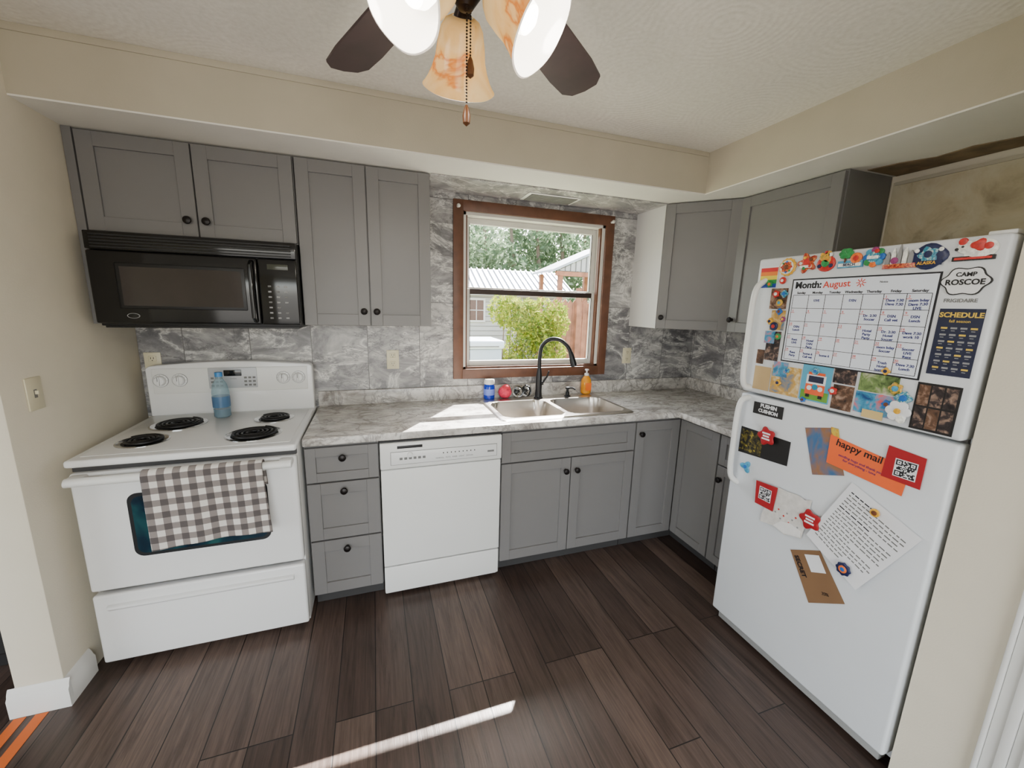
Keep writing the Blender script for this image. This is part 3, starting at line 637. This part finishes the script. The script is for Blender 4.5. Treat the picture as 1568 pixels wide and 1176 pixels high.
b=B('button_magnet'); disc(-1.755,.65,.023,pm[6],.032,.005,lob=8,amp=.08,n=32); disc(-1.755,.65,.013,pm[7],.037,.002); disc(-1.755,.65,.007,pm[1],.039,.001); b.done()
for y,z in ((-1.385,1.015),(-1.61,.755)):
    b=B('flower_magnet'); disc(y,z,.036,red,.015,.004,n=40,lob=5,amp=.16); 
    for k in (0,1,2): plate(b,rect(y+.018-.004*(k==1),y-.018+.004*(k==1),z-.004+k*.012-.011,z+k*.012-.008),.0191,paper,.0004)
    b.done()
b=B('daisy_magnet')
for k in range(6): a=k*1.047; disc(-1.80+.020*math.cos(a),1.232+.020*math.sin(a),.014,paper,.008+.0004*k,.005,16)
disc(-1.80,1.232,.009,pm[2],.014,.003); disc(-1.812,1.208,.012,pm[4],.013,.004); b.done()
def item(name,pts,m,w=.0012,extra=None,t=.001):
    b=B(name); plate(b,pts,w,m,t)
    if extra: extra(b)
    return b.done()
ph=[photo('photo_print_a',[(30,50,24),(120,144,84),(200,190,170)],30),photo('photo_print_b',[(44,110,150),(194,150,60),(220,210,180)],25),photo('photo_print_c',[(24,20,20),(100,72,54),(180,150,130)],35),photo('photo_print_d',[(24,66,120),(70,150,184),(220,100,100)],30),photo('photo_print_e',[(14,14,18),(56,46,46),(170,140,120)],45)]
def pride(b):
    cs=[(200,36,36),(224,120,30),(226,204,50),(44,140,60),(40,70,160)]
    for i,c in enumerate(cs): plate(b,rect(-1.24,-1.316,1.706-i*.016-.016,1.706-i*.016),.0022,M('stripe%d'%i,c,.4),.0003)
item('striped_card',rect(-1.238,-1.318,1.625,1.712),paper,extra=pride)
item('photo_print',rect(-1.30,-1.372,1.54,1.622),ph[2]); item('photo_print',rect(-1.315,-1.375,1.455,1.535),ph[1]); item('photo_print',rect(-1.30,-1.345,1.40,1.45),ph[3],.0026); item('photo_print',rect(-1.31,-1.37,1.33,1.45),ph[4],.0012)
item('photo_print',rect(-1.275,-1.35,1.20,1.30),M('kraft_card',(186,158,112),.6)); item('photo_print',rect(-1.275,-1.308,1.31,1.37),ph[2])
item('photo_print',rect(-1.355,-1.475,1.20,1.315),ph[1],.0013)
item('photo_print',rect(-1.36,-1.42,1.27,1.33),ph[3],.0026)
def van(b):
    teal=M('van_teal',(30,130,160),.4); orr=M('van_orange',(225,90,44),.4); grn=M('van_green',(100,150,50),.4)
    plate(b,rect(-1.485,-1.585,1.205,1.24),.0022,grn,.0003)
    plate(b,rect(-1.50,-1.57,1.24,1.300),.0024,paper,.0006); plate(b,rect(-1.505,-1.565,1.300,1.310),.0024,orr,.0006); plate(b,rect(-1.50,-1.57,1.225,1.265),.003,orr,.0006); plate(b,rect(-1.508,-1.562,1.272,1.296),.003,navy,.0006)
    for yy in (-1.515,-1.555): plate(b,[(yy+.009*math.cos(a),1.25+.009*math.sin(a)) for a in np.linspace(0,6.28,14,endpoint=False)],.0037,paper,.0006)
    for yy in (-1.512,-1.558): plate(b,rect(yy+.007,yy-.007,1.214,1.226),.003,blackp,.0008)
    plate(b,[(-1.535+.011*math.cos(a),1.255+.011*math.sin(a)) for a in np.linspace(0,6.28,14,endpoint=False)],.0037,teal,.0006)
item('van_postcard',rect(-1.48,-1.588,1.2,1.345),M('card_sky',(80,160,190),.4),extra=van)
item('photo_print',rect(-1.592,-1.665,1.285,1.335),ph[4]); item('photo_print',rect(-1.598,-1.665,1.192,1.28),ph[2]); item('photo_print',rect(-1.675,-1.785,1.275,1.335),ph[0]); item('photo_print',rect(-1.672,-1.785,1.20,1.272),ph[3],.0014)
item('photo_print',rect(-1.70,-1.76,1.188,1.215),M('kraft_card2',(206,180,120),.6),.0028)
def coll(b):
    for i in range(3):
        for j in range(2): plate(b,rect(-1.835-i*.031,-1.862-i*.031,1.195+j*.068,1.257+j*.068),.0022,ph[(4,2,4)[(i+j)%3]],.0003)
item('photo_collage',rect(-1.83,-1.93,1.188,1.332),blackp,extra=coll)
def push(b): b.text('PUSHIN',.022,paper,XT(-1.365,1.134,.003),bold=.0008); b.text('CUSHION',.02,paper,XT(-1.365,1.112,.003),bold=.0008)
item('bumper_sticker',[(-1.295,1.145),(-1.43,1.15),(-1.43,1.098),(-1.295,1.094)],blackp,extra=push)
yb=photo('black_yellow_print',[(14,14,14),(18,17,16),(90,80,30),(210,186,60)],60)
item('event_flyer',[(-1.25,1.02),(-1.48,1.02),(-1.48,.918),(-1.25,.90)],blackp,extra=lambda b: plate(b,rect(-1.255,-1.36,.915,1.01),.0022,yb,.0003))
item('art_print',[(-1.525,1.095),(-1.63,1.125),(-1.685,.965),(-1.58,.925)],photo('beach_print',[(120,84,62),(140,100,70),(60,100,140),(36,80,140)],9))
item('art_print',[(-1.615,1.125),(-1.64,1.125),(-1.655,1.07),(-1.63,1.06)],photo('hand_print',[(180,80,44),(210,180,50),(50,80,140)],40),.0025)
hi=M('orange_paper',(232,96,38),.6)
def happy(b): b.text('happy mail',.034,ink,XT(-1.715,1.068,.0055,-.12),bold=.0005); b.text('sending hugs and thank you\nfor everything - love',.0125,inkb,XT(-1.725,1.02,.0055,-.12))
item('orange_note',[(-1.62,1.098),(-1.86,1.06),(-1.852,.968),(-1.622,.992)],hi,.004,extra=happy)
def qr(yc,zc,s,w=.0072):
    def f(b):
        plate(b,rect(yc+s/2,yc-s/2,zc-s/2,zc+s/2),w,paper,.0003); n=15; q=s*.9/n
        rr=random.Random(5)
        for i in range(n):
            for j in range(n):
                loc=None
                for (a,c) in ((0,0),(n-5,n-5),(0,n-5)):
                    if a<=i<a+5 and c<=j<c+5: loc=max(abs(i-a-2),abs(j-c-2))
                on=(loc in (0,2)) if loc is not None else rr.random()<.5
                if on: plate(b,rect(yc+s*.45-i*q,yc+s*.45-(i+1)*q,zc-s*.45+j*q,zc-s*.45+(j+1)*q),w+.0004,ink,.0002)
    return f
item('red_qr_card',[(-1.795,1.118),(-1.892,1.108),(-1.892,1.008),(-1.79,1.012)],red,.006,extra=qr(-1.848,1.055,.058))
item('red_qr_card',[(-1.37,.812),(-1.468,.82),(-1.462,.712),(-1.378,.712)],red,.0145,extra=qr(-1.418,.768,.055,.0157))
def curled(name,pts,m,w,lift,div=10,extra=None):
    b=B(name); a,c,d,e=[Vector((0,p[0],p[1])) for p in pts]; vs=[];fs=[]
    def at(u,v,o=0):
        p=(a*(1-u)+c*u)*(1-v)+(e*(1-u)+d*u)*v; return Vector((FX-w-lift*(v**2)*(.4+.6*u)-.002*math.sin(u*5+v*3)**2-o,p.y,p.z))
    for j in range(div+1):
        for i in range(div+1): vs.append(at(i/div,j/div))
    n=div+1
    for j in range(div):
        for i in range(div): fs.append((j*n+i,j*n+i+1,(j+1)*n+i+1,(j+1)*n+i))
    b.add(vs,fs,m)
    if extra: extra(b,lambda u,v: at(u,v,.0006))
    return b.done(60)
b=B('torn_paper_note'); 
rp=[(-1.44,.81),(-1.47,.822),(-1.50,.820),(-1.55,.826),(-1.575,.818),(-1.60,.83),(-1.598,.79),(-1.602,.75),(-1.59,.70),(-1.585,.66),(-1.55,.652),(-1.52,.64),(-1.47,.652),(-1.41,.64),(-1.412,.68),(-1.425,.72),(-1.42,.76)]
tp=M('torn_paper',(206,202,196),.9,0,.10,nscale=40); plate(b,rp,.008,tp,.002)
plate(b,[(-1.47,.655),(-1.50,.69),(-1.54,.70),(-1.58,.69),(-1.582,.664),(-1.55,.655),(-1.52,.644)],.0103,M('torn_paper_top',(222,220,217),.9,0,.05,nscale=40),.002)
for k in range(9): disc(-1.47-.012*k,.715+.02*math.sin(k*2.1),.004,pm[0] if k%2 else greypr,.0102,.0004,8)
b.done()
def lettertext(b,at):
    rr=random.Random(3)
    for k in range(17):
        v=.10+k*.048; u=.08; end=.9 if k not in(0,5,11,15,16) else .5
        while u<end:
            L=rr.uniform(.03,.09); p,q,r2,s2=at(u,v),at(min(u+L,.94),v),at(min(u+L,.94),v+.014),at(u,v+.014)
            b.add([p,q,r2,s2],[(0,1,2,3)],ink if k in(0,5) else offw); u+=L+.018
curled('typed_letter',[(-1.715,.955),(-1.925,.862),(-1.80,.600),(-1.605,.692)],M('letter_paper',(222,222,224),.6,0,.01),.006,.022,extra=lettertext)
brown=M('kraft_tag',(124,92,62),.7,0,.06)
def tag(b): plate(b,[(-1.605,.605),(-1.655,.632),(-1.69,.580),(-1.64,.552)],.0035,paper,.0004); b.text('SECRET',.024,ink,XT(-1.598,.548,.0042,-.98),bold=.0007); b.text('20%',.016,ink,XT(-1.70,.50,.0042,.35))
item('kraft_door_tag',[(-1.55,.590),(-1.655,.652),(-1.765,.51),(-1.65,.425)],brown,.002,extra=tag)
# ---------------------------------------------------------------- ceiling fan
b=B('ceiling_fan'); HX,HY=.513,-1.70
X=Matrix.Translation((HX,HY,0))
b.lathe([(.07,ZC-.001),(.075,ZC-.03),(.05,ZC-.05),(.035,ZC-.06),(.10,ZC-.075),(.125,ZC-.11),(.125,ZC-.17),(.10,ZC-.205),(.06,ZC-.225),(.045,ZC-.25),(.045,ZC-.285),(.028,ZC-.31),(.014,ZC-.33),(0,ZC-.335)][::-1],bronze,X,36,False)
for k in range(5):
    a=math.radians(41+72*k); Y=X@Matrix.Rotation(a,4,'Z')@Matrix.Translation((0,0,2.195))@Matrix.Rotation(math.radians(-11),4,'X')
    P=[(.20,-.045),(.30,-.058),(.50,-.066),(.585,-.062),(.615,-.04),(.622,0),(.615,.04),(.585,.062),(.50,.066),(.30,.058),(.20,.045)]
    vs=[(x,y,-.003) for x,y in P]+[(x,y,.003) for x,y in P]; n=len(P)
    b.add(vs,[tuple(range(n))[::-1],tuple(range(n,2*n))]+[(i,(i+1)%n,n+(i+1)%n,n+i) for i in range(n)],bladem,Y)
    b.box(.09,.25,-.018,.018,-.010,-.004,bronze,.002,X=Y)
HZ=2.105
for a in (213,325,84):
    ar=math.radians(a); d=Vector((math.cos(ar),math.sin(ar),0)); hz=.78 if a!=84 else .66
    ax=(d*hz+Vector((0,0,-math.sqrt(1-hz*hz)))).normalized()
    neck=Vector((HX,HY,HZ))+d*.04
    b.tube([Vector((HX,HY,HZ+.005))+d*.02,neck,neck+ax*.03],[.010,.012,.022],bronze,14)
    Q=ax.to_track_quat('Z','Y').to_matrix().to_4x4(); Y=Matrix.Translation(neck+ax*.018)@Q
    wv=lambda an,j:(.010*math.cos(6*an)*max(0,j-5)/3)
    prof=[(.022,0),(.034,.006),(.043,.02),(.049,.045),(.053,.07),(.060,.09),(.068,.107),(.076,.119),(.079,.122)]
    b.lathe(prof,alabm,Y,48,False,wave=wv)
    b.lathe([(r-.003,z+.0005) for r,z in prof[:-1]]+[(.076,.1235),(.0792,.1222)],shadein,Y,48,False,wave=wv)
    b.lathe([(.013,.0),(.013,.02),(.016,.035),(.027,.055),(.030,.072),(.024,.092),(.010,.101),(0,.102)],bulbm,Y,24,False)
    L=bpy.data.lights.new('bulb','POINT'); L.energy=3.6; L.color=(1,.93,.83); L.shadow_soft_size=.03
    lo=bpy.data.objects.new('bulb_light_%d'%a,L); lo.location=neck+ax*.185; bpy.context.collection.objects.link(lo)
for (dx,dy,zb) in ((.0,-.012,1.905),(.012,.01,2.0)):
    z=2.08
    while z>zb: b.sphere((HX+dx,HY+dy,z),.0022,bronze,sub=1); z-=.0055
    b.lathe([(.002,.0),(.005,-.006),(.008,-.02),(.007,-.032),(.0,-.038)],M('pull_wood_%d'%int(zb*100),(96,58,30),.4),Matrix.Translation((HX+dx,HY+dy,zb)),14,False)
b.done()
b=B('floor_tape'); b.box(-.905,-.868,-1.4,-.862,.0006,.0016,orange_t); b.box(-.965,-.93,-1.4,-.862,.0006,.0018,orange_t); b.done()
dk=M('dark_cabinet_black',(24,22,22),.5)
b=B('storage_cabinet'); b.box(-1.9,-1.1,-.6,-.02,.08,1.9,dk,.004); b.box(-1.88,-1.12,-.56,-.04,.002,.08,dk); door(b,-1.898,-1.501,.1,1.88,-.6,m=dk,kn=(-1.54,1.0)); door(b,-1.499,-1.102,.1,1.88,-.6,m=dk,kn=(-1.46,1.0)); b.done()
# ---------------------------------------------------------------- exterior
gz=-.45
grass=photo('lawn_grass',[(84,92,66),(112,118,90),(134,138,112)],3,.9); b=B('ground_lawn'); b.box(-20,60,.13,70,gz-.1,gz,grass); b.done()
b=B('roof_eave'); b.box(-4,3.2,.121,.546,2.52,2.56,trimw); b.done()
def leaves(name,blobs,n,s,cols):
    ms=[]
    for i,c in enumerate(cols):
        t=NT(name+'_leaf%d'%i); out=t.t.nodes['Material Output']; f=t.noise(t.co(),1.5,3)
        cc=t.ramp(f,[(.3,tuple(v*.7 for v in lin(c)[:3])+(1,)),(.7,lin(c))]); d=t.n('ShaderNodeBsdfDiffuse'); tl=t.n('ShaderNodeBsdfTranslucent'); t.l(cc,d.inputs[0]); t.l(cc,tl.inputs[0])
        mx=t.n('ShaderNodeMixShader'); mx.inputs[0].default_value=.4; t.l(d.outputs[0],mx.inputs[1]); t.l(tl.outputs[0],mx.inputs[2]); t.l(mx.outputs[0],out.inputs[0]); ms.append(t.m)
    b=B(name); 
    V=[];F=[];I=[]
    w=np.array([bl[3]*bl[4]*bl[5] for bl in blobs]); w=w/w.sum()
    ch=rng.choice(len(blobs),n,p=w)
    for k in range(n):
        cx,cy,cz,rx,ry,rz=blobs[ch[k]]
        d=rng.normal(size=3); d/=np.linalg.norm(d); r=rng.uniform(.45,1)**.6
        c=np.array([cx+rx*d[0]*r,cy+ry*d[1]*r,cz+rz*d[2]*r])
        a=rng.normal(size=3);a/=np.linalg.norm(a); e=np.cross(a,rng.normal(size=3)); e/=np.linalg.norm(e)
        q=s*rng.uniform(.6,1.3); o=len(V)
        V+= [tuple(c-a*q),tuple(c+e*q*.45),tuple(c+a*q),tuple(c-e*q*.45)]; F.append((o,o+1,o+2,o+3)); I.append(k%len(ms))
    b.V=V;b.F=F;b.I=I;b.mats=ms
    return b
bl=[]
for k in range(34): bl.append((rng.uniform(3,18),rng.uniform(19,26),rng.uniform(2.2,6.8),rng.uniform(1.5,2.4),1.5,rng.uniform(1.3,2.2)))
b=leaves('tree_line',bl,16000,.22,[(120,142,110),(142,160,132),(100,124,94)])
bark=M('tree_bark',(110,96,82),.9,0,.2)
for k in range(9): x=3.5+k*1.7; b.tube([(x,22,gz),(x+.2,22,3),(x-.1,22.2,6.5)],[.22,.16,.08],bark,8)
b.done()
bl=[]
for k in range(34): bl.append((2.98+1.35*(k%17)/16,rng.uniform(5.6,6.2),rng.uniform(.85,1.5) if k<17 else rng.uniform(.0,.9),.27,.27,.36))
b=leaves('garden_shrub',bl,13000,.045,[(150,160,50),(112,138,44),(176,180,72)])
for k in range(9): x=2.95+k*.16; b.tube([(x,5.9,gz),(x+.05,5.9,.5),(x+.1,5.95,1.4)],[.02,.015,.006],bark,6)
b.done()
siding=M('shed_siding',(190,190,186),.6); roofm=M('metal_roof',(188,192,197),.35,.3); winb=M('shed_window',(96,70,64),.3)
b=B('garden_shed'); b.box(2.3,6.5,10,12.6,gz,1.95,siding)
for k in range(16): b.box(2.3,6.5,9.985,10.0,gz+.1+k*.15,gz+.112+k*.15,offw)
b.prism([(9.7,1.88),(11.3,2.72),(12.9,1.88),(12.9,1.82),(11.3,2.66),(9.7,1.82)],0,2.1,6.7,roofm)
for k in range(24):
    x=2.12+k*.198; b.prism([(9.69,1.885),(11.3,2.73),(11.3,2.77),(9.69,1.925)],0,x,x+.03,roofm)
b.prism([(10,1.9),(12.6,1.9),(11.3,2.64)],0,2.35,6.45,siding)
b.box(3.1,3.68,9.94,9.98,.98,1.72,whitep); b.box(3.16,3.62,9.93,9.95,1.04,1.66,winb); b.box(3.38,3.40,9.92,9.94,1.04,1.66,whitep); b.box(3.16,3.62,9.92,9.94,1.34,1.36,whitep); b.done()
wood=M('fence_wood',(160,108,82),.8,0,.35,nscale=4)
b=B('wooden_fence')
for k in range(14):
    x=4.5+k*.148; b.prism([(x,gz),(x+.135,gz),(x+.135,1.62+.02*(k%2)),(x+.07,1.70+.02*(k%2)),(x,1.62+.02*(k%2))],1,7.0,7.025,wood)
for z in (.1,1.2): b.box(4.5,6.55,7.025,7.07,z,z+.09,wood)
b.box(5.3,5.41,6.88,6.99,gz,2.0,wood); b.done()
b=B('carport'); 
pts=[(5.1,2.55),(6.9,3.35),(8.7,2.55),(8.7,2.48),(6.9,3.28),(5.1,2.48)]
b.prism(pts,1,8.0,9.6,roofm); b.prism([(5.25,2.52),(6.9,3.26),(8.55,2.52)],1,8.05,8.1,siding)
for k in range(20): x=5.3+k*.165; b.box(x,x+.02,8.03,8.05,2.5,2.53+.74*(1-abs(x-6.9)/1.65),offw)
b.box(5.2,8.6,8.0,8.12,2.38,2.5,wood)
for x in (5.35,6.9,8.4): b.box(x-.06,x+.06,8.02,8.14,gz,2.4,wood); b.box(x-.06,x+.06,9.4,9.52,gz,2.5,wood)
b.done()
b=B('hot_tub'); b.box(1.82,2.52,4.4,5.2,gz,.74,M('tub_cabinet',(166,178,192),.5),.03); b.box(1.78,2.56,4.36,5.24,.74,.90,M('tub_cover',(196,206,218),.5),.05,4); b.box(1.9,2.45,4.353,4.36,.78,.80,offw); b.done()
# ---------------------------------------------------------------- lights
w=bpy.data.worlds.new('World'); scn.world=w; w.use_nodes=True; nt=w.node_tree
bg=nt.nodes['Background']; sky=nt.nodes.new('ShaderNodeTexSky'); sky.sky_type='NISHITA'; sky.sun_disc=False; sky.sun_elevation=math.radians(46.6); sky.sun_rotation=math.radians(35); sky.air_density=1.2; sky.dust_density=2.5
hs=nt.nodes.new('ShaderNodeHueSaturation'); hs.inputs['Saturation'].default_value=.5; nt.links.new(sky.outputs[0],hs.inputs['Color'])
nt.links.new(hs.outputs[0],bg.inputs[0]); bg.inputs[1].default_value=1.5
def light(name,typ,loc,d,en,col=(1,1,1),**k):
    L=bpy.data.lights.new(name,typ); L.energy=en; L.color=col
    for a,v in k.items(): setattr(L,a,v)
    o=bpy.data.objects.new(name,L); o.location=loc; o.rotation_euler=Vector(d).to_track_quat('-Z','Y').to_euler(); bpy.context.collection.objects.link(o); return o
light('sun','SUN',(3,5,6),(-.535,-.76,-1),58,(1,.97,.92),angle=math.radians(.35))
light('rear_fill_area','AREA',(.2,YB-.05,1.1),(0,1,0.05),50,(1,.955,.89),shape='RECTANGLE',size=2.7,size_y=2.0)  # added fill lamp in a made-up opening behind the camera
light('side_fill_area','AREA',(XL-.03,-2.5,1.2),(1,0,0),38,(1,.98,.96),shape='RECTANGLE',size=2.1,size_y=1.8)  # added fill lamp in a made-up left-room opening, brightens the fridge front
# ---------------------------------------------------------------- camera
yaw,pitch,roll=.332,.193,.027
F=Vector((math.sin(yaw)*math.cos(pitch),math.cos(yaw)*math.cos(pitch),-math.sin(pitch))); R=Vector((math.cos(yaw),-math.sin(yaw),0)); U=R.cross(F)
R2=R*math.cos(roll)+U*math.sin(roll); U2=-R*math.sin(roll)+U*math.cos(roll)
cd=bpy.data.cameras.new('camera'); co=bpy.data.objects.new('camera',cd); bpy.context.collection.objects.link(co)
Mx=Matrix((R2,U2,-F)).transposed().to_4x4(); Mx.translation=Vector((.327,-2.567,1.526)); co.matrix_world=Mx
cd.sensor_width=36; cd.lens=615.76/1568*36; cd.clip_start=.02; cd.clip_end=200
scn.camera=co
